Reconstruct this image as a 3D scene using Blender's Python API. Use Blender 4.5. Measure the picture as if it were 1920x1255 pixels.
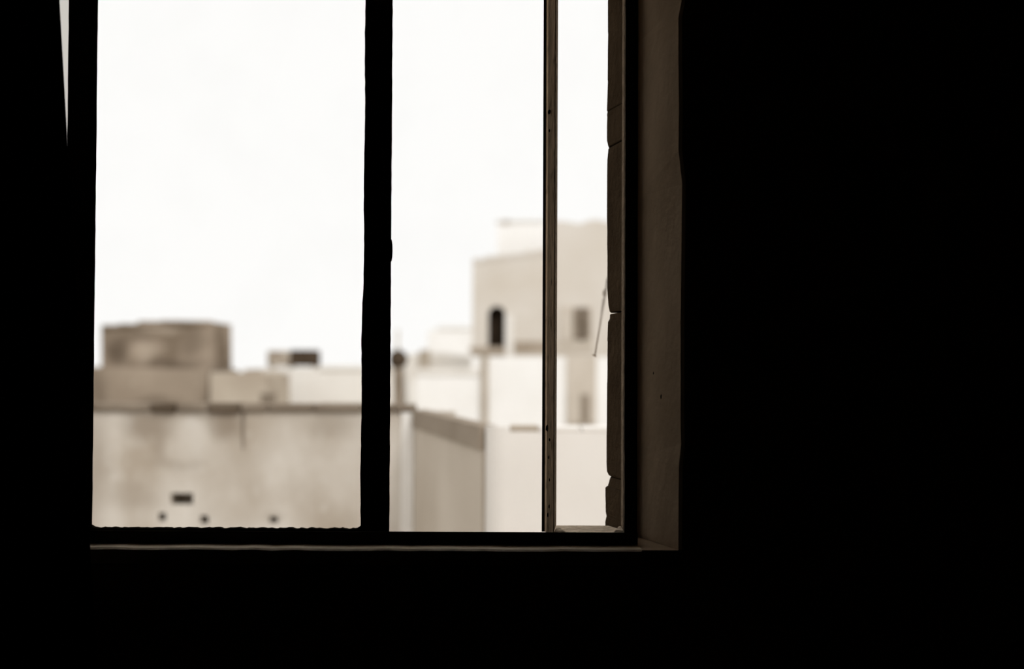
import bpy, bmesh, math, random
from mathutils import Vector, Matrix, Euler
random.seed(7)
for o in list(bpy.data.objects): bpy.data.objects.remove(o)
S = bpy.context.scene
C = S.collection

# ------------------------------------------------------------------ camera
W, H, F = 1920, 1255, 2667.0            # 50 mm lens on 36 mm film, in pixels
EYE = Vector((0, 0, 1.5))
PITCH, ROLL = math.radians(1.35), math.radians(0.25)
cd = bpy.data.cameras.new('camera'); cam = bpy.data.objects.new('camera', cd); C.objects.link(cam)
cd.sensor_width = 36; cd.lens = 50; cd.clip_end = 600
RM = Matrix.Rotation(math.pi/2 + PITCH, 3, 'X') @ Matrix.Rotation(ROLL, 3, 'Z')
cam.location = EYE; cam.rotation_euler = RM.to_euler()
D = 2.667                               # distance to the window plane
cd.dof.use_dof = True; cd.dof.focus_distance = D + 0.02; cd.dof.aperture_fstop = 2.2
S.camera = cam

# ------------------------------------------------------------------ sky, sun, exposure
w = bpy.data.worlds.new('sky'); S.world = w; w.use_nodes = True
bg = w.node_tree.nodes['Background']
bg.inputs[0].default_value = (0.985, 0.978, 0.962, 1); bg.inputs[1].default_value = 1.05
sd = bpy.data.lights.new('sun', 'SUN'); sd.energy = 1.7; sd.angle = math.radians(14); sd.color = (1, .985, .965)
sun = bpy.data.objects.new('sun', sd); C.objects.link(sun)
sun.rotation_euler = Vector((-0.34, 0.68, -0.76)).to_track_quat('-Z', 'Y').to_euler()
sun.location = (6, -9, 12)
S.view_settings.view_transform = 'Standard'; S.view_settings.look = 'None'
S.view_settings.exposure = 0.0; S.view_settings.gamma = 1.0; S.view_settings.use_curve_mapping = False

# ------------------------------------------------------------------ helpers
def ray(px, py): return RM @ Vector(((px - W/2)/F, (H/2 - py)/F, -1))
def P(px, py, Y):
    r = ray(px, py); return EYE + r*(Y/r.y)
def X(px, Y, py=690): return P(px, py, Y).x
def Z(py, Y, px=700): return P(px, py, Y).z
def lin(r, g, b):
    f = lambda c: (c/255/12.92 if c/255 <= .04045 else ((c/255+.055)/1.055)**2.4)
    R_ = (f(r), f(g), f(b)); g_ = sum(R_)/3
    k_ = .84 if g_ < .55 else .66
    return tuple(c*k_ + g_*(1-k_) for c in R_)
def mat(name, c1, c2=None, scale=3.0, rough=.9, bump=0.0, bscale=40, stretch=(1,1,1), lo=.35, hi=.68, detail=5, third=None):
    m = bpy.data.materials.new(name); m.use_nodes = True
    nt = m.node_tree; b = nt.nodes['Principled BSDF']
    b.inputs['Roughness'].default_value = rough
    b.inputs['Specular IOR Level'].default_value = 0 if rough > .85 else .4
    tc = nt.nodes.new('ShaderNodeTexCoord'); mp = nt.nodes.new('ShaderNodeMapping')
    mp.inputs['Scale'].default_value = stretch
    nt.links.new(tc.outputs['Object'], mp.inputs[0])
    if c2 is None: c2 = tuple(c*.85 for c in c1)
    n = nt.nodes.new('ShaderNodeTexNoise'); n.inputs['Scale'].default_value = scale; n.inputs['Detail'].default_value = detail
    nt.links.new(mp.outputs[0], n.inputs['Vector'])
    r = nt.nodes.new('ShaderNodeValToRGB'); r.color_ramp.elements[0].position = lo; r.color_ramp.elements[1].position = hi
    r.color_ramp.elements[0].color = (*c1, 1); r.color_ramp.elements[1].color = (*c2, 1)
    nt.links.new(n.outputs['Fac'], r.inputs[0])
    out = r.outputs[0]
    if third:                           # a second, finer layer of wear
        n3 = nt.nodes.new('ShaderNodeTexNoise'); n3.inputs['Scale'].default_value = scale*4; n3.inputs['Detail'].default_value = 6
        nt.links.new(mp.outputs[0], n3.inputs['Vector'])
        r3 = nt.nodes.new('ShaderNodeValToRGB'); r3.color_ramp.elements[0].position = .55; r3.color_ramp.elements[1].position = .75
        r3.color_ramp.elements[0].color = (0,0,0,1); r3.color_ramp.elements[1].color = (.6,.6,.6,1)
        nt.links.new(n3.outputs['Fac'], r3.inputs[0])
        mx = nt.nodes.new('ShaderNodeMix'); mx.data_type = 'RGBA'
        nt.links.new(r3.outputs[0], mx.inputs['Factor']); nt.links.new(out, mx.inputs[6]); mx.inputs[7].default_value = (*third, 1)
        out = mx.outputs[2]
    nt.links.new(out, b.inputs['Base Color'])
    if bump:
        n2 = nt.nodes.new('ShaderNodeTexNoise'); n2.inputs['Scale'].default_value = bscale; n2.inputs['Detail'].default_value = 6
        nt.links.new(mp.outputs[0], n2.inputs['Vector'])
        bp = nt.nodes.new('ShaderNodeBump'); bp.inputs['Strength'].default_value = bump; bp.inputs['Distance'].default_value = .01
        nt.links.new(n2.outputs['Fac'], bp.inputs['Height']); nt.links.new(bp.outputs[0], b.inputs['Normal'])
    return m
def stains(m, Y, patches, col):              # irregular blotches with a shape of their own on a wall at distance Y
    nt = m.node_tree; b = nt.nodes['Principled BSDF']; src = b.inputs['Base Color'].links[0].from_socket
    tc = nt.nodes.new('ShaderNodeTexCoord'); n = nt.nodes.new('ShaderNodeTexNoise'); n.inputs['Scale'].default_value = 30/Y; n.inputs['Detail'].default_value = 4
    nt.links.new(tc.outputs['Object'], n.inputs['Vector'])
    wob = nt.nodes.new('ShaderNodeVectorMath'); wob.operation = 'MULTIPLY_ADD'
    wob.inputs[1].default_value = (.02*Y,)*3
    sb = nt.nodes.new('ShaderNodeVectorMath'); sb.operation = 'SUBTRACT'; sb.inputs[1].default_value = (.5,.5,.5)
    nt.links.new(n.outputs['Color'], sb.inputs[0]); nt.links.new(sb.outputs[0], wob.inputs[0]); nt.links.new(tc.outputs['Object'], wob.inputs[2])
    for px, py, rx, ry, k in patches:
        c = P(px, py, Y)
        d = nt.nodes.new('ShaderNodeVectorMath'); d.operation = 'SUBTRACT'; d.inputs[1].default_value = c
        nt.links.new(wob.outputs[0], d.inputs[0])
        e = nt.nodes.new('ShaderNodeVectorMath'); e.operation = 'MULTIPLY'; e.inputs[1].default_value = (F/(rx*Y), 0, F/(ry*Y))
        nt.links.new(d.outputs[0], e.inputs[0])
        l = nt.nodes.new('ShaderNodeVectorMath'); l.operation = 'LENGTH'; nt.links.new(e.outputs[0], l.inputs[0])
        q = nt.nodes.new('ShaderNodeMapRange'); q.interpolation_type = 'SMOOTHSTEP'
        q.inputs[1].default_value = 1.25; q.inputs[2].default_value = .2; q.inputs[3].default_value = 0; q.inputs[4].default_value = k
        nt.links.new(l.outputs['Value'], q.inputs[0])
        mx = nt.nodes.new('ShaderNodeMix'); mx.data_type = 'RGBA'
        nt.links.new(q.outputs[0], mx.inputs['Factor']); nt.links.new(src, mx.inputs[6]); mx.inputs[7].default_value = (*col, 1)
        src = mx.outputs[2]
    nt.links.new(src, b.inputs['Base Color'])
def glass_mat(name, tint, dirt, dirtcol):
    m = bpy.data.materials.new(name); m.use_nodes = True
    nt = m.node_tree; nt.nodes.remove(nt.nodes['Principled BSDF']); out = nt.nodes['Material Output']
    tr = nt.nodes.new('ShaderNodeBsdfTransparent'); tr.inputs[0].default_value = (*tint, 1)
    gl = nt.nodes.new('ShaderNodeBsdfGlossy'); gl.inputs['Roughness'].default_value = .03
    fr = nt.nodes.new('ShaderNodeFresnel'); fr.inputs[0].default_value = 1.18
    mx = nt.nodes.new('ShaderNodeMixShader')
    nt.links.new(fr.outputs[0], mx.inputs[0]); nt.links.new(tr.outputs[0], mx.inputs[1]); nt.links.new(gl.outputs[0], mx.inputs[2])
    df = nt.nodes.new('ShaderNodeBsdfDiffuse'); df.inputs[0].default_value = (*dirtcol, 1)
    tc = nt.nodes.new('ShaderNodeTexCoord'); n = nt.nodes.new('ShaderNodeTexNoise'); n.inputs['Scale'].default_value = 6; n.inputs['Detail'].default_value = 6
    nt.links.new(tc.outputs['Object'], n.inputs['Vector'])
    r = nt.nodes.new('ShaderNodeMapRange'); r.inputs[1].default_value = .45; r.inputs[2].default_value = .9; r.inputs[3].default_value = 0; r.inputs[4].default_value = dirt
    nt.links.new(n.outputs['Fac'], r.inputs[0])
    m2 = nt.nodes.new('ShaderNodeMixShader'); nt.links.new(r.outputs[0], m2.inputs[0]); nt.links.new(mx.outputs[0], m2.inputs[1]); nt.links.new(df.outputs[0], m2.inputs[2])
    nt.links.new(m2.outputs[0], out.inputs[0])
    return m
def mesh(name, bm, m, parent=None, smooth=False):
    bmesh.ops.recalc_face_normals(bm, faces=bm.faces)
    me = bpy.data.meshes.new(name); bm.to_mesh(me); bm.free()
    if smooth:
        for p in me.polygons: p.use_smooth = True
    me.materials.append(m)
    o = bpy.data.objects.new(name, me); C.objects.link(o)
    if parent: 
        o.parent = parent; o.matrix_parent_inverse = Matrix.Translation(-parent.location)
    return o
def bx(bm, x0, x1, y0, y1, z0, z1, bev=0):
    vs = [bm.verts.new((x, y, z)) for x in (x0, x1) for y in (y0, y1) for z in (z0, z1)]
    fs = [bm.faces.new([vs[i] for i in f]) for f in ((0,1,3,2),(4,6,7,5),(0,4,5,1),(2,3,7,6),(0,2,6,4),(1,5,7,3))]
    if bev:
        es = {e for f in fs for e in f.edges}
        bmesh.ops.bevel(bm, geom=list(es), offset=bev, segments=1, affect='EDGES')
def box(name, m, parent, x0, x1, y0, y1, z0, z1, bev=0):
    bm = bmesh.new(); bx(bm, x0, x1, y0, y1, z0, z1, bev); return mesh(name, bm, m, parent)
def loft(bm, rings):
    R = [[bm.verts.new(p) for p in r] for r in rings]
    n = len(R[0])
    for a, b in zip(R, R[1:]):
        for i in range(n):
            bm.faces.new((a[i], a[(i+1) % n], b[(i+1) % n], b[i]))
    bm.faces.new(R[0]); bm.faces.new(list(reversed(R[-1])))
def prism(name, m, parent, poly, z0, z1):            # footprint polygon, upright
    bm = bmesh.new(); loft(bm, [[(x, y, z0) for x, y in poly], [(x, y, z1) for x, y in poly]]); return mesh(name, bm, m, parent)
def outline(name, m, parent, poly, y0, y1):          # elevation polygon (x, z) with thickness y0..y1
    bm = bmesh.new(); loft(bm, [[(x, y0, z) for x, z in poly], [(x, y1, z) for x, z in poly]]); return mesh(name, bm, m, parent)
def tube(bm, pts, r, n=8):
    rings = []
    for i, p in enumerate(pts):
        a = Vector(pts[max(i-1, 0)]); b = Vector(pts[min(i+1, len(pts)-1)]); d = (b-a).normalized()
        u = d.orthogonal().normalized(); v = d.cross(u)
        rr = r[i] if isinstance(r, (list, tuple)) else r
        rings.append([tuple(Vector(p) + (u*math.cos(t)+v*math.sin(t))*rr) for t in [2*math.pi*k/n for k in range(n)]])
    loft(bm, rings)
def thing(name, label, cat, loc, group=None):
    o = bpy.data.objects.new(name, None); C.objects.link(o); o.location = loc; o.empty_display_size = .1
    o['label'] = label; o['category'] = cat
    if group: o['group'] = group
    return o
def struct(o, label, cat):
    o['kind'] = 'structure'; o['label'] = label; o['category'] = cat; return o

# ------------------------------------------------------------------ materials (warm sepia greys)
M = {}
M['plaster'] = mat('interior_plaster', (.66,.495,.345), (.53,.395,.272), 6, .95, .25, 40)
M['room'] = mat('dark_room_paint', (.035,.030,.025), (.028,.024,.02), 4)
M['floor'] = mat('dark_floor_boards', (.03,.025,.02), (.02,.016,.012), 6, .7, stretch=(1,8,1))
M['sill'] = mat('worn_sill_paint', (.92,.73,.51), (.80,.63,.44), 14, .6, .3, 60)
M['frame'] = mat('black_frame_paint', (.018,.015,.012), (.03,.025,.019), 20, .95, .3, 80)
M['bar'] = mat('worn_bar_paint', (.80,.59,.40), (.60,.44,.295), 24, .9, .4, 70, (1,1,.35), third=(.04,.03,.02))
M['bead'] = mat('worn_bead_timber', (.72,.60,.46), (.46,.375,.28), 60, .9, .5, 120)
M['bead_side'] = mat('dimmed_bead_timber', (.26,.20,.145), (.17,.13,.092), 60, .9, .5, 120)  # same timber as the other beads, dimmed in its colour for the right bead
M['putty'] = mat('black_putty', (.02,.017,.013), (.03,.024,.018), 30, .9, .8, 60)
M['block'] = mat('dark_masonry_block', (.064,.045,.028), (.046,.032,.020), 14, .95, .6, 60)
M['curtain'] = mat('dark_curtain_cloth', (.012,.010,.008), (.018,.015,.012), 30, 1)
M['rod'] = mat('grey_iron', (.45,.40,.34), (.38,.33,.28), 20, .7)
M['glass'] = glass_mat('clear_window_glass', (.985,.985,.985), .02, (.5,.45,.38))
M['glass_dusty'] = glass_mat('dusty_window_glass', (.77,.755,.73), .08, (.4,.35,.3))
M['mortar'] = mat('outer_mortar', (.05,.04,.03), (.035,.028,.02), 20)

M['wall'] = mat('stained_render', lin(212,202,187), lin(174,160,142), 1.9, .95, .4, 14, (1,1,.7), lo=.38, hi=.66, third=lin(214,206,193))
stains(M['wall'], 9.0, [(165,880,48,170,.6),(275,800,60,38,.75),(300,840,16,34,.4),(422,792,40,40,.8),(330,778,150,14,.5),(625,800,60,32,.35),(330,870,60,14,.3),(250,930,60,30,.3),(515,965,26,16,.3)], lin(140,124,105))
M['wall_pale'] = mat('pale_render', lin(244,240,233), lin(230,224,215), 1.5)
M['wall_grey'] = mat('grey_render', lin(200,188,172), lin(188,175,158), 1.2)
M['coping'] = mat('coping_stone', lin(140,126,109), lin(118,104,88), 3)
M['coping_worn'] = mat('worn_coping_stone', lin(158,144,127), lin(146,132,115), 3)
M['coping_dark'] = mat('dark_coping_stone', lin(104,90,74), lin(84,71,56), 3)
M['white'] = mat('white_render', lin(243,241,238), lin(236,233,228), .5)
M['near_white'] = mat('near_white_render', lin(232,226,217), lin(216,208,197), .9)
M['stone'] = mat('rubble_stone', lin(160,143,124), lin(122,106,88), .9, .95, .6, 5, lo=.38, hi=.62, third=lin(172,156,136))
stains(M['stone'], 40.0, [(214,652,30,28,.9),(262,632,40,18,.5),(330,684,70,14,.6),(368,640,26,44,.35)], lin(96,82,67))
stains(M['stone'], 40.0, [(275,662,30,22,.6),(300,612,50,9,.6)], lin(178,163,144))
M['stone_base'] = mat('grey_brown_render', lin(162,146,127), lin(142,126,108), .7, third=lin(176,161,142))
stains(M['stone_base'], 39.7, [(180,740,30,70,.6),(290,757,50,14,.6)], lin(104,90,75))
M['mid'] = mat('mid_grey_render', lin(184,171,153), lin(165,150,132), .7)
M['cream'] = mat('cream_render', lin(226,218,206), lin(238,233,224), .5)
M['tower'] = mat('tower_render', lin(214,204,191), lin(202,191,176), .35, third=lin(222,213,202))
M['tower_band'] = mat('tower_darker_band', lin(176,161,143), lin(158,142,123), .8)
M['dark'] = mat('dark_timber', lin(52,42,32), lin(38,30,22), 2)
M['shutter'] = mat('grey_shutter_paint', lin(150,136,120), lin(132,118,101), 3)
M['patch'] = mat('grey_patch_render', lin(204,193,179), lin(190,178,162), .6)
M['tank'] = mat('weathered_metal', lin(186,173,156), lin(150,135,117), 4)
M['tank_dark'] = mat('dark_metal', lin(84,70,55), lin(66,54,41), 3)
M['chimney'] = mat('sooty_chimney', lin(150,136,119), lin(128,113,96), 2)
M['ground'] = mat('dusty_ground', lin(190,180,164), lin(168,156,138), .3)

# ------------------------------------------------------------------ the room
YIN, YOUT = D - .20, D + .20
XL, XR = -2.2, 2.0
ZB = Z(1030, YIN, 960)                    # sill height
ZT = 2.42
def side_levels():
    prof = [(-260,1275),(-60,1276),(0,1278),(32,1272),(110,1272),(200,1273),(283,1272),(345,1279),(420,1278),(610,1276),(800,1276),(832,1277),(872,1273),(960,1272),(1060,1271)]
    return [(Z(y, YIN, 1270), X(x, YIN, y)) for y, x in prof]
lv = sorted(side_levels()); lv = [l for l in lv if ZB < l[0] < ZT]
lv = [(ZB, lv[0][1])] + lv + [(ZT, lv[-1][1])]
wf = bmesh.new()
rings = []
XJ = X(1195, D)                           # outer edge of the frame
for z, xi in lv:
    rings.append([(xi, YIN, z), (xi+.006, YIN-.004, z), (XR, YIN-.004, z), (XR, YOUT, z), (.216, YOUT, z), (.222, D+.075, z), (XJ+.012, D+.035, z), (XJ, D-.001, z)])
YR = YIN*340/333
loft(wf, rings)
bx(wf, XL, XR, YIN, D+.02, -3, ZB-.03); bx(wf, XL, XR, D+.02, YOUT, -3, ZB-.09)                              # below the window
bx(wf, XL, XR, YIN, YOUT, ZT, 3.0)                                 # above
bx(wf, XL, -1.12, YIN, YOUT, ZB-.03, ZT)                           # left pier
bx(wf, X(1275, YIN), XR, YIN, YOUT, ZB-.03, ZB)
wall = struct(mesh('wall_front', wf, M['plaster']), 'dark plastered wall around the window, rough lit edge beside the right jamb', 'wall')
# small pits in the splayed right-hand reveal
for px, py, hw, hh in ((1236,922,2.2,7),(1240,744,2.6,5),(1226,700,1.8,3),(1248,891,1.5,4)):
    t = (px-1195)/80; Y = D - .20*t - .0016; c = P(px, py, Y)
    b = bmesh.new(); bmesh.ops.create_icosphere(b, subdivisions=2, radius=1)
    bmesh.ops.scale(b, verts=b.verts, vec=(hw*.001, .0016, hh*.001)); bmesh.ops.rotate(b, verts=b.verts, matrix=Matrix.Rotation(math.radians(-74), 3, 'Z') @ Matrix.Rotation(.15, 3, 'Y'))
    bmesh.ops.translate(b, verts=b.verts, vec=c)
    mesh('plaster_pit', b, M['frame'], wall, True)
struct(box('wall_left', M['room'], None, XL-.2, XL, -2.2, YIN, 0, 2.8), 'unlit left wall of the dark room', 'wall')
struct(box('wall_right', M['room'], None, XR, XR+.2, -2.2, YIN, 0, 2.8), 'unlit right wall of the dark room', 'wall')
struct(box('wall_back', M['room'], None, XL-.2, XR+.2, -2.4, -2.2, 0, 2.8), 'unlit back wall of the dark room', 'wall')
struct(box('floor', M['floor'], None, XL-.2, XR+.2, -2.4, YIN, -.2, 0), 'dark floor of the unlit room', 'floor')
struct(box('ceiling', M['room'], None, XL-.2, XR+.2, -2.4, YIN, 2.8, 3.0), 'dark ceiling of the unlit room', 'ceiling')
# inside sill: a thin lit line above the black wall
b = bmesh.new(); XE = X(1199, YR); xs = [-1.12 + i*(XE+1.12)/40 for i in range(41)]
sr = []
for x in xs:
    j = random.uniform(-.0009, .0009)
    sr.append([(x, YIN-.004, ZB-.028), (x, YIN-.004, ZB-.003+j), (x, YIN+.001, ZB+j), (x, D+.01, ZB+.0005), (x, D+.01, ZB-.028)])
loft(b, sr)
prism('sill_return', M['plaster'], wall, [(XE, YIN-.003), (X(1271.5, YIN), YIN-.003), (X(1271.5, YIN), YIN+.01), (XJ+.01, D), (XE, D)], ZB-.028, ZB-.0005)
struct(mesh('trim_1', b, M['sill']), 'thin pale window sill catching a line of daylight', 'sill')

# ------------------------------------------------------------------ the window
win = bpy.data.objects.new('window_1', None); C.objects.link(win); win.location = (-.4, D, ZB)
struct(win, 'tall black framed window with narrow side light and plain panes', 'window')
FY0, FY1 = D, D + .026
ZR0, ZR1 = ZB + .002, Z(1000, D, 960)
ZH = 2.40
def upright(name, m, l, r, y0, y1, z0, z1, lj=0.0, rj=0.0, n=70, lsteps=None, tl=0, tr=0):
    b = bmesh.new(); rings = []
    a = 0.0
    for i in range(n+1):
        z = z0 + (z1-z0)*i/n
        ja = random.uniform(-lj, lj); jb = random.uniform(-rj, rj)
        if lsteps: ja += lsteps(z)
        rings.append([(l+ja, y0, z), (r+jb, y0, z), (r+jb-tr, y1, z), (l+ja+tl, y1, z)])
    loft(b, rings); return mesh(name, b, m, win)
upright('mullion', M['frame'], X(121, D), X(176, D), FY0, FY1, ZR1, ZH, .0003, .0003, 60, None, .004, .012)
mm = lambda z: (.0006*math.sin(z*23) - .0028/(1+math.exp((z-1.62)*40)) + .0014)
upright('mullion', M['frame'], X(679, D), X(732, D), FY0, FY1, ZR1, ZH, .0004, .0003, 90, mm, .004, .006)
upright('frame_jamb', M['frame'], X(1172, D), X(1197, D), FY0-.001, FY1, ZR0, ZH, .0003, .0006, 60)
box('frame_jamb', M['frame'], win, -1.12, -1.07, FY0, FY1, ZR0, ZH)
box('frame_head', M['frame'], win, -1.12, X(1194.5, D), FY0, FY1, ZH, ZH+.02)
bb = bmesh.new(); zf = Z(999.5, YR, 960) + .0008
jr = [(-1.07 + (X(1196.5, YR)+1.07)*i/50) for i in range(51)]
loft(bb, [[(x, YR, ZR0), (x, YR, zf+random.uniform(-.0003,.0003)), (x, YR+.002, zf-.0006), (x, FY1, ZR1-.001), (x, FY1, ZR0)] for x in jr]); mesh('bottom_rail', bb, M['frame'], win)
# tapered bar between the wide panes and the side light: splayed left cheek catches the daylight
b = bmesh.new()
rings = []
for i in range(61):
    z = ZR1 + (ZH-ZR1)*i/60; j = random.uniform(-.0004, .0004)
    rings.append([(X(1038.3, D-.018)+j, D-.018, z), (X(1039.5, D-.018), D-.018, z), (X(1040, D+.02), D+.02, z), (X(1040, D+.034), D+.034, z), (X(1017.5, D+.034)+j, D+.034, z), (X(1017.5, D+.03), D+.03, z), (X(1021.5, D+.026), D+.026, z)])
loft(b, rings)
gb = mesh('glazing_bar', b, M['bar'], win); fin = box('fin', M['frame'], gb, X(1017, D+.02), X(1021.8, D+.02), D+.0235, D+.0285, ZR1, ZH); gb['label'] = 'worn brown glazing bar with dark nail marks'
for py, s in ((210,1.7),(245,1.0),(803,2.2),(825,1.0),(858,1.1),(900,1.0),(950,1.2),(966,1.5)):
    px = 1028 + random.uniform(-2, 4); t = (px-1021.5)/15.0; c = P(px, py, D+.026-.044*t)
    q = bmesh.new(); bmesh.ops.create_icosphere(q, subdivisions=1, radius=1)
    bmesh.ops.scale(q, verts=q.verts, vec=(.0016*s, .0016*s, .0032*s)); bmesh.ops.translate(q, verts=q.verts, vec=c)
    mesh('nail_mark', q, M['frame'], gb, True)
# mitred beads of the side light
def bead(name, quad, hl=None, m='bead'):
    b = bmesh.new(); vs = [b.verts.new(p) for p in quad]; b.faces.new(vs)
    e = bmesh.ops.extrude_face_region(b, geom=list(b.faces)); v2 = [v for v in e['geom'] if isinstance(v, bmesh.types.BMVert)]
    bmesh.ops.translate(b, verts=v2, vec=hl); return mesh(name, b, M[m], win)
BY0, BY1 = D + .002, D + .034
zb0, zb1 = Z(1000.5, BY0, 1100), Z(984.5, BY1, 1100)
xl0, xl1 = X(1039, BY0), X(1044, BY1)
xr0, xr1 = X(1172.5, BY0), X(1165, BY1)
bead('bead', [(xl0, BY0, zb0), (xr0, BY0, zb0), (X(1166, D+.07), D+.07, zb0), (.19, D+.134, zb0), (X(1043, D+.134), D+.134, zb0)], (0, 0, -.006))
bead('mitre_block', [(xl0, BY0, zb0), (xl1+.020, BY0, zb0), (xl1+.006, BY1, zb0+.007), (xl1, BY1, zb0+.007)], (0, 0, -.004))
bead('mitre_block', [(xr0-.022, BY0, zb0), (xr0, BY0, zb0), (xr1, BY1, zb0+.010), (xr1-.004, BY1, zb0+.010)], (0, 0, -.004))
bead('bead', [(xl0, BY0, zb0), (xl1, BY1, zb1), (xl1, BY1, ZH), (xl0, BY0, ZH)], (-.002, 0, 0))
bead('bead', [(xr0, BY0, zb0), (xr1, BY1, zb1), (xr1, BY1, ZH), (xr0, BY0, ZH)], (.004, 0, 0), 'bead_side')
# ragged putty and low sash rail of the large left pane
zs = Z(991.5, D, 420)
pts = []
x0, x1 = X(168, D), X(678, D)
n = 130
for i in range(n+1):
    t = i/n; x = x0 + (x1-x0)*t
    j = .0011*math.sin(i*.9)*math.sin(i*.37) + random.uniform(-.0007, .0007)
    if t < .018: j += .005*(1-t/.018)
    if t > .985: j += .006*((t-.985)/.015)
    pts.append((x, zs + j))
poly = pts + [(x1, ZR1-.002), (x0, ZR1-.002)]
outline('putty_bed', M['putty'], win, poly, D+.001, D+.02)
for py, px in ((470,735.2),):            # lumps at the mullion edges
    q = bmesh.new(); bmesh.ops.create_icosphere(q, subdivisions=2, radius=1); bmesh.ops.scale(q, verts=q.verts, vec=(.0035 if px < 700 else .003, .004, .006 if px < 700 else .022))
    bmesh.ops.translate(q, verts=q.verts, vec=P(px-2, py, D+.008)); mesh('putty_lump', q, M['putty'], win, True)
YG = D + .014
for (a, c, mn) in ((178,679,'glass'),(732,1018,'glass'),(1043,1169,'glass')):
    box('pane', M[mn], win, X(a, YG)-.004, X(c, YG)+.004, YG, YG+.003, ZR1-.003, ZH)
p = box('pane', M['glass_dusty'], win, -1.072, X(124, YG)+.004, YG, YG+.003, ZR1-.003, ZH); p['label'] = 'dusty pane mostly covered by the curtain'

# outer jamb of stacked masonry blocks seen through the side light
lefts = [(-140,1139),(0,1140),(60,1140),(150,1139.5),(208,1138),(211,1138.5),(262,1138),(274,1140),(279,1140.5),(300,1139),(360,1138),(450,1138.5),(540,1139),(572,1140.5),(585,1143),(590,1143.5),(598,1143),(604,1140),(640,1139),(720,1138.5),(860,1137),(884,1138),(892,1141.5),(895,1144.5),(905,1141.5),(912,1139.5),(914,1135),(945,1135.5),(960,1136),(968,1137),(977,1135),(1012,1134.5)]
def lx(y):
    for (a, xa), (b_, xb) in zip(lefts, lefts[1:]):
        if a <= y <= b_: return xa + (xb-xa)*(y-a)/(b_-a)
    return 1139
NY, FYB = D + .075, D + .165
for (ya, yb) in ((-140,208.5),(209.5,275),(278,586),(589,893),(894.5,913),(913.5,1012)):
    ys = [ya, ya+1.5] + [y for y, _ in lefts if ya+2 < y < yb-2] + [yb-1.5, yb]
    k = 12
    ys = sorted(set(ys + [ya + (yb-ya)*i/k for i in range(1, k)]), reverse=True)
    rings = []
    for y in ys:
        inset = .0018 if y in (ya, yb) else 0
        z = Z(y, FYB, 1140); xl = X(lx(y), FYB, y) + random.uniform(-.0003, .0003) + inset
        rings.append([(X(1166, NY, y)+inset*.5, NY, z), (xl, FYB, z), (xl+.004, FYB+.03, z), (.26, FYB+.03, z), (.26, NY, z)])
    b = bmesh.new(); loft(b, rings); mesh('block', b, M['block'], wall)
# outer sill under the window
b = bmesh.new(); bx(b, -1.12, .22, D+.026, D+.24, ZB-.09, ZB-.05, .004)
struct(mesh('trim_2', b, M['stone']), 'outer stone sill below the window frame', 'sill')

# ------------------------------------------------------------------ curtain at the left end of the window
cur = thing('curtain', 'black curtain hanging over the left end of the window, its edge slanting', 'curtain', (-1.25, D-.3, .02))
YC = D - .28
b = bmesh.new(); rows = []
zt_, zb_ = 2.62, .03
pt0, pt1 = P(111.5, 0, YC), P(169, 1025, YC)
n = 60
for i in range(25):
    z = zt_ + (zb_-zt_)*i/24
    t = (pt0.z - z)/(pt0.z - pt1.z); xe = pt0.x + (pt1.x-pt0.x)*t
    rows.append([])
    for k in range(n+1):
        u = k/n; x = xe - (1-u)*(1.0 - .04*(1-i/24)) if True else 0
        y = YC + .035*math.sin((1-u)*30)*(1 if u < .93 else (1-u)/.07)*(.6+.4*i/24)
        rows[-1].append(b.verts.new((x, y, z)))
for r0, r1 in zip(rows, rows[1:]):
    for k in range(n): b.faces.new((r0[k], r0[k+1], r1[k+1], r1[k]))
bmesh.ops.solidify(b, geom=list(b.faces), thickness=.003)
mesh('cloth', b, M['curtain'], cur, True)
b = bmesh.new(); tube(b, [(-2.15, YC, 2.64), (-.5, YC, 2.64)], .012, 10); mesh('rod', b, M['frame'], cur)
for k in range(9):
    b = bmesh.new(); x = -1.86 + k*.11
    tube(b, [(x, YC+.022*math.cos(t), 2.632+.022*math.sin(t)) for t in [2*math.pi*q/12 for q in range(13)]], .003, 6); mesh('ring', b, M['frame'], cur)
for x in (-2.12, -.55):
    b = bmesh.new(); tube(b, [(x, YC, 2.64), (x, YIN+.01, 2.64)], .009, 8); mesh('bracket', b, M['frame'], cur)

# ------------------------------------------------------------------ thin iron rod hanging outside the side light
YO = YOUT
rod = thing('iron_rod', 'thin grey rod slanting down beside the masonry jamb outside', 'rod', tuple(P(1115, 667, YO+.55)))
b = bmesh.new(); e0 = P(1115.5, 667, YO+.55); e1 = P(1139, 527, YO+1.0); top = Vector((.40, YO-.01, 2.30))
tube(b, [e0, e0.lerp(e1, .5), e1, e1.lerp(top, .5)+Vector((0,.1,0)), top], [.0017,.0026,.0034,.004,.004], 8); mesh('shaft', b, M['rod'], rod, True)
b = bmesh.new(); tube(b, [P(1111, 665, YO+.55), P(1118, 669, YO+.55)], .0018, 6); mesh('foot', b, M['rod'], rod)
b = bmesh.new(); e2 = P(1134, 550, YO+1.0)
bmesh.ops.create_icosphere(b, subdivisions=2, radius=.0075); bmesh.ops.scale(b, verts=b.verts, vec=(.8,1,1.5)); bmesh.ops.translate(b, verts=b.verts, vec=e2); mesh('clip', b, M['rod'], rod, True)
b = bmesh.new(); tube(b, [e0+Vector((.002,.01,.0)), P(1131, 560, YO+1.0)], [.001,.0018], 6); mesh('wire', b, M['rod'], rod, True)

# ------------------------------------------------------------------ outside: ground
GZ = -3.0
b = bmesh.new(); bx(b, -160, 160, YOUT, 320, GZ-.3, GZ)
struct(mesh('ground', b, M['ground']), 'pale dusty ground below the houses', 'ground')

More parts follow.
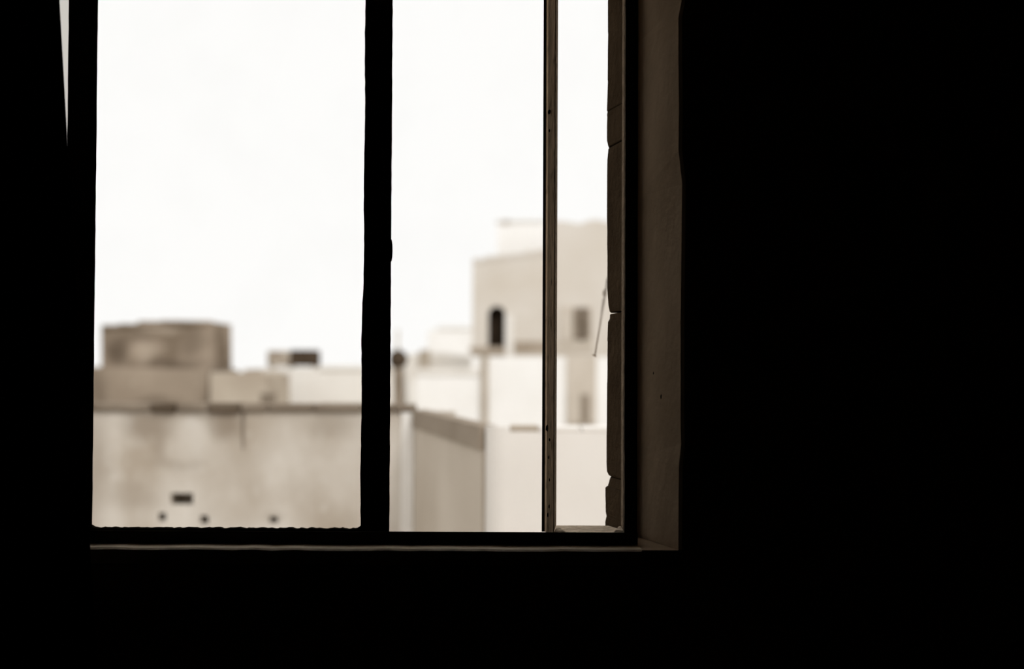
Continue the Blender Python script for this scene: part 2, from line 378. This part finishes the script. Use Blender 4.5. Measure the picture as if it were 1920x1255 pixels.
# terrace parapet: far stretch, return, near stretch
Y1 = 9.0
def wall_holes(name, m, parent, x0, x1, y0, y1, z0, z1, holes, depth):
    xs = sorted({x0, x1, *[h[0] for h in holes], *[h[1] for h in holes]}); zs_ = sorted({z0, z1, *[h[2] for h in holes], *[h[3] for h in holes]})
    b = bmesh.new()
    V = {}
    def v(x, y, z):
        k = (round(x,5), round(y,5), round(z,5))
        if k not in V: V[k] = b.verts.new((x, y, z))
        return V[k]
    for xa, xb in zip(xs, xs[1:]):
        for za, zb in zip(zs_, zs_[1:]):
            hole = any(h[0] <= xa and xb <= h[1] and h[2] <= za and zb <= h[3] for h in holes)
            y = y0 + depth if hole else y0
            b.faces.new((v(xa,y,za), v(xb,y,za), v(xb,y,zb), v(xa,y,zb)))
    for h in holes:
        a, c, d, e = h
        for q in (((a,d),(c,d)),((c,d),(c,e)),((c,e),(a,e)),((a,e),(a,d))):
            (xa,za),(xb,zb) = q
            b.faces.new((v(xa,y0,za), v(xb,y0,zb), v(xb,y0+depth,zb), v(xa,y0+depth,za)))
    b2 = b
    for q in (((x0,z0),(x1,z0)),((x1,z0),(x1,z1)),((x1,z1),(x0,z1)),((x0,z1),(x0,z0))):
        (xa,za),(xb,zb) = q
        b2.faces.new([b2.verts.new(p) for p in ((xa,y0,za),(xb,y0,zb),(xb,y1,zb),(xa,y1,za))])
    b2.faces.new([b2.verts.new(p) for p in ((x0,y1,z0),(x1,y1,z0),(x1,y1,z1),(x0,y1,z1))])
    me = bpy.data.meshes.new(name); b.to_mesh(me); b.free(); me.materials.append(m)
    o = bpy.data.objects.new(name, me); C.objects.link(o); o.parent = parent; o.matrix_parent_inverse = Matrix.Translation(-parent.location)
    return o
zt1 = Z(772, Y1, 600)
xc = X(777, Y1)
t1 = thing('terrace_wall', 'long stained grey terrace wall with small square hole, behind the large left pane', 'wall', (-1.5, Y1, GZ), 'terrace walls')
def hole(px, py, hw, hh): return (X(px-hw, Y1, py), X(px+hw, Y1, py), Z(py+hh, Y1, px), Z(py-hh, Y1, px))
wall_holes('wall_body', M['wall'], t1, -4.6, xc+.25, Y1, Y1+.3, GZ, zt1, [hole(341,936,21,11), hole(304,970,7,8), hole(383,975,8,8), hole(513,975,8,6)], .22)
cx = -4.6; k = 0
ends = [X(p_, Y1) for p_ in (60, 175, 285, 332, 392, 452, 505, 590, 680, 740)] + [xc]
for i, xe in enumerate(ends):
    dk = i in (3, 5)  # some coping stones are darker than the rest
    zz = zt1 + .046 + random.uniform(-.004, .004)
    box('coping_stone', M['coping_dark' if dk else 'coping'], t1, cx+.004, xe-.004, Y1-.03, Y1+.33, zt1-(.012 if dk else 0), zz, .008); cx = xe
q = bmesh.new(); tube(q, [P(456, 772, Y1-.012), P(455, 800, Y1-.012), P(456, 842, Y1-.012)], [.007,.005,.003], 6); mesh('drip_pipe', q, M['coping_dark'], t1)
b = bmesh.new(); bx(b, X(754, Y1), X(777, Y1), Y1-.02, Y1+.01, GZ, zt1-.002, .004); mesh('pale_strip', b, M['wall_pale'], t1)  # raised strip of paler render beside the corner
# the return, towards the camera
zt = Z(768, Y1, 777)
def depth_at(py, px, z):
    r = ray(px, py); return r.y*((z-EYE.z)/r.z)
Y2 = depth_at(801, 912, zt); xn = X(912, Y2)
t2 = thing('terrace_wall', 'shaded return of the terrace wall, sloping top seen through the middle pane', 'wall', (xn, Y2, GZ), 'terrace walls')
dirv = Vector((xc-xn, Y1-Y2)).normalized(); nr = Vector((dirv.y, -dirv.x))*.08
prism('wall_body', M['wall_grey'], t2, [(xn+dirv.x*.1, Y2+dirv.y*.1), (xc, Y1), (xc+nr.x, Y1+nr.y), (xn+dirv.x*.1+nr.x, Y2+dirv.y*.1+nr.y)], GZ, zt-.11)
off = -nr.normalized()*.015
for i in range(5):
    a0, a1 = i/5, (i+1)/5
    A = Vector((xn, Y2)).lerp(Vector((xc, Y1)), a0) + dirv*(.1 if i == 0 else .004); B = Vector((xn, Y2)).lerp(Vector((xc, Y1)), a1) - dirv*.004
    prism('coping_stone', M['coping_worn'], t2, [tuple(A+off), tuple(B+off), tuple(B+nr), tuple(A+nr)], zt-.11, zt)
# near stretch going right
t3 = thing('terrace_wall', 'pale near terrace wall at the foot of the white house, right of the return', 'wall', (.6, Y2, GZ), 'terrace walls')
rr = .09
foot = [(xn+rr-rr*math.cos(t)-.004, Y2+rr-rr*math.sin(t)) for t in [math.pi/2*i/8 for i in range(9)]] + [(2.4, Y2), (2.4, Y2+.22), (xn+.25, Y2+.09)]
prism('wall_body', M['near_white'], t3, foot, GZ, zt-.02)
ends = [xn, X(955, Y2), X(1012, Y2), X(1090, Y2), .62, 1.0, 1.45, 1.9, 2.4]
for i, (xa, xb) in enumerate(zip(ends, ends[1:])):
    if i == 0:
        prism('coping_stone', M['near_white'], t3, foot[:9] + [(xb-.003, Y2), (xb-.003, Y2+.09)], zt-.02, zt+.002); continue
    box('coping_stone', M['mid'] if i == 1 else M['near_white'], t3, xa+.003, xb-.003, Y2, Y2+.23, zt-.02, zt+.002, .004)

# ------------------------------------------------------------------ left roofscape
YA = 40.0
def house(name, label, loc, group=None): return thing(name, label, 'building', loc, group)
h1 = house('stone_house', 'brown stone rooftop block, tallest house on the left', (X(290, YA), YA, GZ))
top = [(190,612),(215,609),(245,608),(262,605),(300,604),(316,602),(345,604),(372,602),(394,603)]
poly = [(X(x, YA, y), Z(y, YA, x)) for x, y in top] + [(X(395, YA), Z(694, YA, 395)), (X(190, YA), Z(688, YA, 190))]
outline('upper_block', M['stone'], h1, poly, YA, YA+3)
poly = [(X(120, YA), Z(688, YA, 120)), (X(190, YA), Z(688, YA, 190)), (X(395, YA), Z(693, YA, 395)), (X(398, YA), GZ), (X(120, YA), GZ)]
outline('lower_wall', M['stone_base'], h1, poly, YA-.3, YA+4)
for i, (xa, xb) in enumerate(((191,222),(223,258),(259,300),(301,345),(346,393))):
    xm = (xa+xb)/2; zc = Z({0:610,1:607.5,2:604.5,3:602.5,4:602.5}[i], YA, xm)
    box('coping_stone', M['stone'], h1, X(xa, YA), X(xb, YA), YA-.08, YA+.5, zc-.1, zc+.02+random.uniform(-.02,.02), .02)
h2 = house('low_house', 'low mid-grey house between the stone block and the cream house', (X(450, YA), YA-1, GZ))
outline('wall', M['mid'], h2, [(X(394, YA-1), Z(700, YA-1)), (X(440, YA-1), Z(700, YA-1)), (X(470, YA-1), Z(697, YA-1)), (X(500, YA-1), Z(704, YA-1)), (X(506, YA-1), GZ), (X(394, YA-1), GZ)], YA-1, YA+3)
outline('parapet', M['mid'], h2, [(X(455, YA-1), Z(694, YA-1)), (X(478, YA-1), Z(693, YA-1)), (X(480, YA-1), Z(700, YA-1)), (X(455, YA-1), Z(700, YA-1))], YA-.8, YA)
q = bmesh.new(); bx(q, X(488, 30), X(512, 30), 30, 30.4, GZ, Z(744, 30), .05); cs = mesh('stack', q, M['coping'], None)
ch = thing('rooftop_stack', 'short dark stack in front of the cream house', 'chimney', (X(500, 30), 30.2, GZ)); cs.parent = ch; cs.matrix_parent_inverse = Matrix.Translation(-ch.location)
q = bmesh.new(); bx(q, X(486, 30), X(514, 30), 29.97, 30.43, Z(744, 30), Z(738, 30), .03); mesh('cap', q, M['coping'], ch)
YB = 44.0
h3 = house('cream_house', 'long pale cream house with flat roof beside the black mullion', (X(600, YB), YB, GZ))
outline('wall', M['cream'], h3, [(X(480, YB), Z(694, YB)), (X(500, YB), Z(690, YB)), (X(598, YB), Z(690, YB)), (X(640, YB), Z(687, YB)), (X(742, YB), Z(688, YB)), (X(742, YB), GZ), (X(480, YB), GZ)], YB, YB+5)
box('parapet', M['cream'], h3, X(600, YB), X(742, YB), YB-.06, YB+.25, Z(694, YB), Z(686, YB))
tk = thing('roof_tank', 'dark oblong tank with paler end on the cream house roof', 'tank', (X(545, YB), YB+.6, Z(690, YB, 545)))
box('dark_body', M['tank_dark'], tk, X(541, YB), X(591, YB), YB+.2, YB+1.2, Z(687, YB, 565), Z(657.5, YB, 565), .04)
box('pale_end', M['tank'], tk, X(498, YB), X(541, YB), YB+.22, YB+1.15, Z(687, YB, 520), Z(657.5, YB, 520), .04)
box('lid', M['tank_dark'], tk, X(543, YB), X(589, YB), YB+.3, YB+1.1, Z(657.5, YB, 565), Z(656, YB, 565))
for px in (504, 540, 586): box('foot', M['tank'], tk, X(px-3, YB), X(px+3, YB), YB+.3, YB+1.0, Z(691, YB, px), Z(687, YB, px))

# ------------------------------------------------------------------ right roofscape
YT = 60.0
A = P(886, 487, YT); zr = A.z
YT2 = YT; Bx = X(1030, YT2); zr2 = Z(468, YT2, 1030)
def rz(u): return zr + (zr2-zr)*u/L
tw = house('tower_house', 'tall pale house with dark arched opening, seen in the middle pane', (A.x+1, YT, GZ))
zl = Z(662, YT, 886)
def onface(px, py, out=0.0):                     # point on the angled front face
    n2 = Vector((-(YT2-YT), Bx-A.x, 0)).normalized()
    if n2.y > 0: n2 = -n2
    r = ray(px, py); p0 = Vector((A.x, YT, 0)) + n2*out
    t = (p0 - Vector((EYE.x, EYE.y, 0))).dot(n2)/Vector((r.x, r.y, 0)).dot(n2)
    return EYE + r*t
back = 7
roof = [(888,487),(925,483),(960,479),(985,476),(1010,472),(1032,468)]
# front wall cut around the arched opening, as an elevation in the face's own axes
ux = Vector((Bx-A.x, YT2-YT, 0)).normalized(); nn = Vector((ux.y, -ux.x, 0))
O = Vector((A.x, YT, 0))
def uz(px, py): q_ = onface(px, py); return ((q_-O).dot(ux), q_.z)
L = (Vector((Bx, YT2, 0))-O).length
uc, zspr = uz(931.5, 590); uw = (uz(948.5, 620)[0]-uz(916, 620)[0])/2; zdb = uz(931, 654)[1]
arch = [(uc-uw, zdb)] + [(uc - uw*math.cos(t), zspr + uw*1.0*math.sin(t)) for t in [math.pi*i/10 for i in range(11)]] + [(uc+uw, zdb)]
b = bmesh.new()
def add3(u, z, d): return b.verts.new(O + ux*u + nn*(-d) + Vector((0, 0, z)))
def quadstrip(d):
    top_z = zr
    fs = []
    def f(pts): fs.append(b.faces.new([add3(u, z, d) for u, z in pts]))
    f([(0, GZ), (uc-uw, GZ), (uc-uw, rz(uc-uw)), (0, top_z)])
    f([(uc+uw, GZ), (L, GZ), (L, rz(L)), (uc+uw, rz(uc+uw))])
    f([(uc-uw, GZ), (uc+uw, GZ), (uc+uw, zdb), (uc-uw, zdb)])
    f(list(reversed(arch[1:-1])) + [(uc-uw, rz(uc-uw)), (uc+uw, rz(uc+uw))])
quadstrip(0)
for p0, p1 in zip(arch, arch[1:]): b.faces.new([add3(*p0, 0), add3(*p1, 0), add3(*p1, .8), add3(*p0, .8)])
b.faces.new([add3(arch[0][0], zdb, 0), add3(arch[-1][0], zdb, 0), add3(arch[-1][0], zdb, .8), add3(arch[0][0], zdb, .8)])
for pts in (((0,0),(0,back)),((0,back),(L,back)),((L,back),(L,0))):
    (ua, da), (ub, db) = pts; b.faces.new([add3(ua, GZ, da), add3(ub, GZ, db), add3(ub, rz(ub), db), add3(ua, rz(ua), da)])
b.faces.new([add3(0, zr, 0), add3(L, zr2, 0), add3(L, zr2, back), add3(0, zr, back)])
me = bpy.data.meshes.new('front_wall'); bmesh.ops.remove_doubles(b, verts=b.verts, dist=.0005); b.to_mesh(me); b.free(); me.materials.append(M['tower'])
fw = bpy.data.objects.new('front_wall', me); C.objects.link(fw); fw.parent = tw; fw.matrix_parent_inverse = Matrix.Translation(-tw.location)
def facebox(name, m, parent, u0, u1, z0, z1, d0, d1):
    b = bmesh.new(); loft(b, [[tuple(O+ux*u+nn*(-d)+Vector((0,0,z))) for u, d in ((u0,d0),(u1,d0),(u1,d1),(u0,d1))] for z in (z0, z1)]); return mesh(name, b, m, parent)
dr = facebox('door_leaf', M['dark'], tw, uc-uw, uc+uw*.95, zdb, zspr, .5, .58)
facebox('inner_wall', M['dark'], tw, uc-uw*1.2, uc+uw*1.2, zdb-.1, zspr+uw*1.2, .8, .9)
facebox('balcony_slab', M['tower_band'], tw, -.1, uc+uw, zl-.02, zl+.25, -.2, .05)
facebox('darker_band', M['tower_band'], tw, uz(964, 640)[0], L, zl-.02, zl+.5, -.03, .05)  # band darker than the tower wall, along the foot of the upper storey
facebox('pale_strip', M['near_white'], tw, uz(947, 620)[0], uz(963, 620)[0], zl-.6, zspr, -.08, .05)
for i in range(6):
    u0 = L*i/6; u1 = L*(i+1)/6
    facebox('parapet_stone', M['tower'], tw, u0+.01, u1-.01, rz(u0)-.1, rz((u0+u1)/2)+.02+random.uniform(-.03,.03), -.04, .3)
# the taller block behind the narrow side light
YU = YT2
t5 = house('tall_block', 'tallest pale block seen through the narrow side light, grey shuttered window', (X(1100, YU), YU, GZ))
roof = [(1033,414),(1050,414),(1070,417),(1088,420),(1104,413),(1122,412),(1140,417),(1240,419)]
outline('wall', M['tower'], t5, [(X(x, YU, y), Z(y, YU, x)) for x, y in roof] + [(X(1240, YU), GZ), (X(1033, YU), GZ)], YU, YU+7)
wn = box('window', M['patch'], t5, X(1050, YU), X(1110, YU), YU-.06, YU+.1, Z(646, YU, 1080), Z(574, YU, 1080))
box('shutter', M['shutter'], wn, X(1074, YU), X(1086, YU), YU-.12, YU-.04, Z(636, YU, 1080), Z(578, YU, 1080), .01)
box('shutter', M['coping_dark'], wn, X(1087, YU), X(1096, YU), YU-.12, YU-.04, Z(638, YU, 1090), Z(578, YU, 1090), .01)
box('shutter', M['shutter'], wn, X(1097, YU), X(1106, YU), YU-.12, YU-.04, Z(634, YU, 1100), Z(578, YU, 1100), .01)
box('shutter', M['patch'], wn, X(1052, YU), X(1072, YU), YU-.1, YU-.04, Z(640, YU, 1060), Z(580, YU, 1060), .01)
box('darker_band', M['patch'], t5, X(1034, YU), X(1112, YU), YU-.04, YU+.1, Z(662, YU, 1080), Z(640, YU, 1080))
# stair house behind the tower roof, its haze put into the white colour
YS = 68
t6 = house('stair_house', 'faint white rooftop hut behind the tower roof', (X(980, YS), YS, GZ))
outline('wall', M['white'], t6, [(X(931, YS), Z(414, YS)), (X(1026, YS), Z(412, YS)), (X(1026, YS), GZ), (X(931, YS), GZ)], YS, YS+2)
box('roof_slab', M['white'], t6, X(929, YS), X(1027, YS), YS-.1, YS+2.1, Z(414, YS), Z(411, YS))
box('vent', M['mid'], t6, X(942, YS), X(954, YS), YS-.12, YS+.4, Z(417, YS), Z(412.5, YS))
# white house below
YW = 46.0
t7 = house('white_house', 'bright white low house in front of the tower, behind the terrace wall', (X(960, YW), YW, GZ))
outline('wall', M['white'], t7, [(X(781, YW), Z(694, YW)), (X(884, YW), Z(690, YW)), (X(884, YW), Z(668, YW)), (X(1240, YW), Z(668, YW)), (X(1240, YW), GZ), (X(781, YW), GZ)], YW, YW+6)
box('corner_pier', M['mid'], t7, X(903, YW), X(915, YW), YW-.12, YW+.1, GZ, Z(667, YW))
box('parapet', M['near_white'], t7, X(781, YW), X(900, YW), YW-.06, YW+.2, Z(702, YW), Z(690, YW))
box('grey_panel', M['patch'], t7, X(1062, YW), X(1118, YW), YW-.05, YW+.1, Z(796, YW), Z(668, YW))
dd = box('door', M['patch'], t7, X(1064, YW), X(1116, YW), YW-.1, YW, Z(792, YW), Z(735, YW))
box('door_leaf', M['shutter'], dd, X(1090, YW), X(1104, YW), YW-.14, YW-.06, Z(790, YW), Z(738, YW))
# far pale houses
YF = 90
t8 = house('far_house', 'very pale far house left of the tower, above the white house', (X(845, YF), YF, GZ))
outline('wall', M['white'], t8, [(X(801, YF), Z(622, YF)), (X(822, YF), Z(613, YF)), (X(892, YF), Z(611, YF)), (X(892, YF), GZ), (X(801, YF), GZ)], YF, YF+6)
box('parapet', M['white'], t8, X(822, YF), X(892, YF), YF-.1, YF+.3, Z(616, YF), Z(610, YF))
YF2 = 75
t9 = house('far_house', 'pale far house with low roof, between mullion and tower', (X(790, YF2), YF2, GZ))
outline('wall', M['cream'], t9, [(X(738, YF2), Z(690, YF2)), (X(768, YF2), Z(663, YF2)), (X(830, YF2), Z(661, YF2)), (X(884, YF2), Z(668, YF2)), (X(884, YF2), GZ), (X(738, YF2), GZ)], YF2, YF2+6)
box('chimney_stub', M['mid'], t9, X(787, YF2), X(806, YF2), YF2-.3, YF2+.3, Z(700, YF2), Z(656, YF2), .05)
# dark round-topped chimney beside the mullion
YK = 34.0
ck = thing('chimney', 'dark round-topped chimney with thin aerial, just right of the black mullion', 'chimney', (X(748, YK), YK, GZ))
q = bmesh.new(); bx(q, X(738, YK), X(757, YK), YK-.14, YK+.14, GZ, Z(690, YK), .01); mesh('shaft', q, M['chimney'], ck)
q = bmesh.new(); bmesh.ops.create_icosphere(q, subdivisions=3, radius=1); bmesh.ops.scale(q, verts=q.verts, vec=(.23, .23, .24))
for v_ in q.verts: v_.co *= 1 + .08*math.sin(v_.co.x*40)*math.cos(v_.co.z*31)
bmesh.ops.translate(q, verts=q.verts, vec=P(747, 674, YK)); mesh('cowl', q, M['tank_dark'], ck, True)
q = bmesh.new(); tube(q, [P(746, 662, YK), P(746, 618, YK)], .035, 6); mesh('aerial', q, M['patch'], ck)
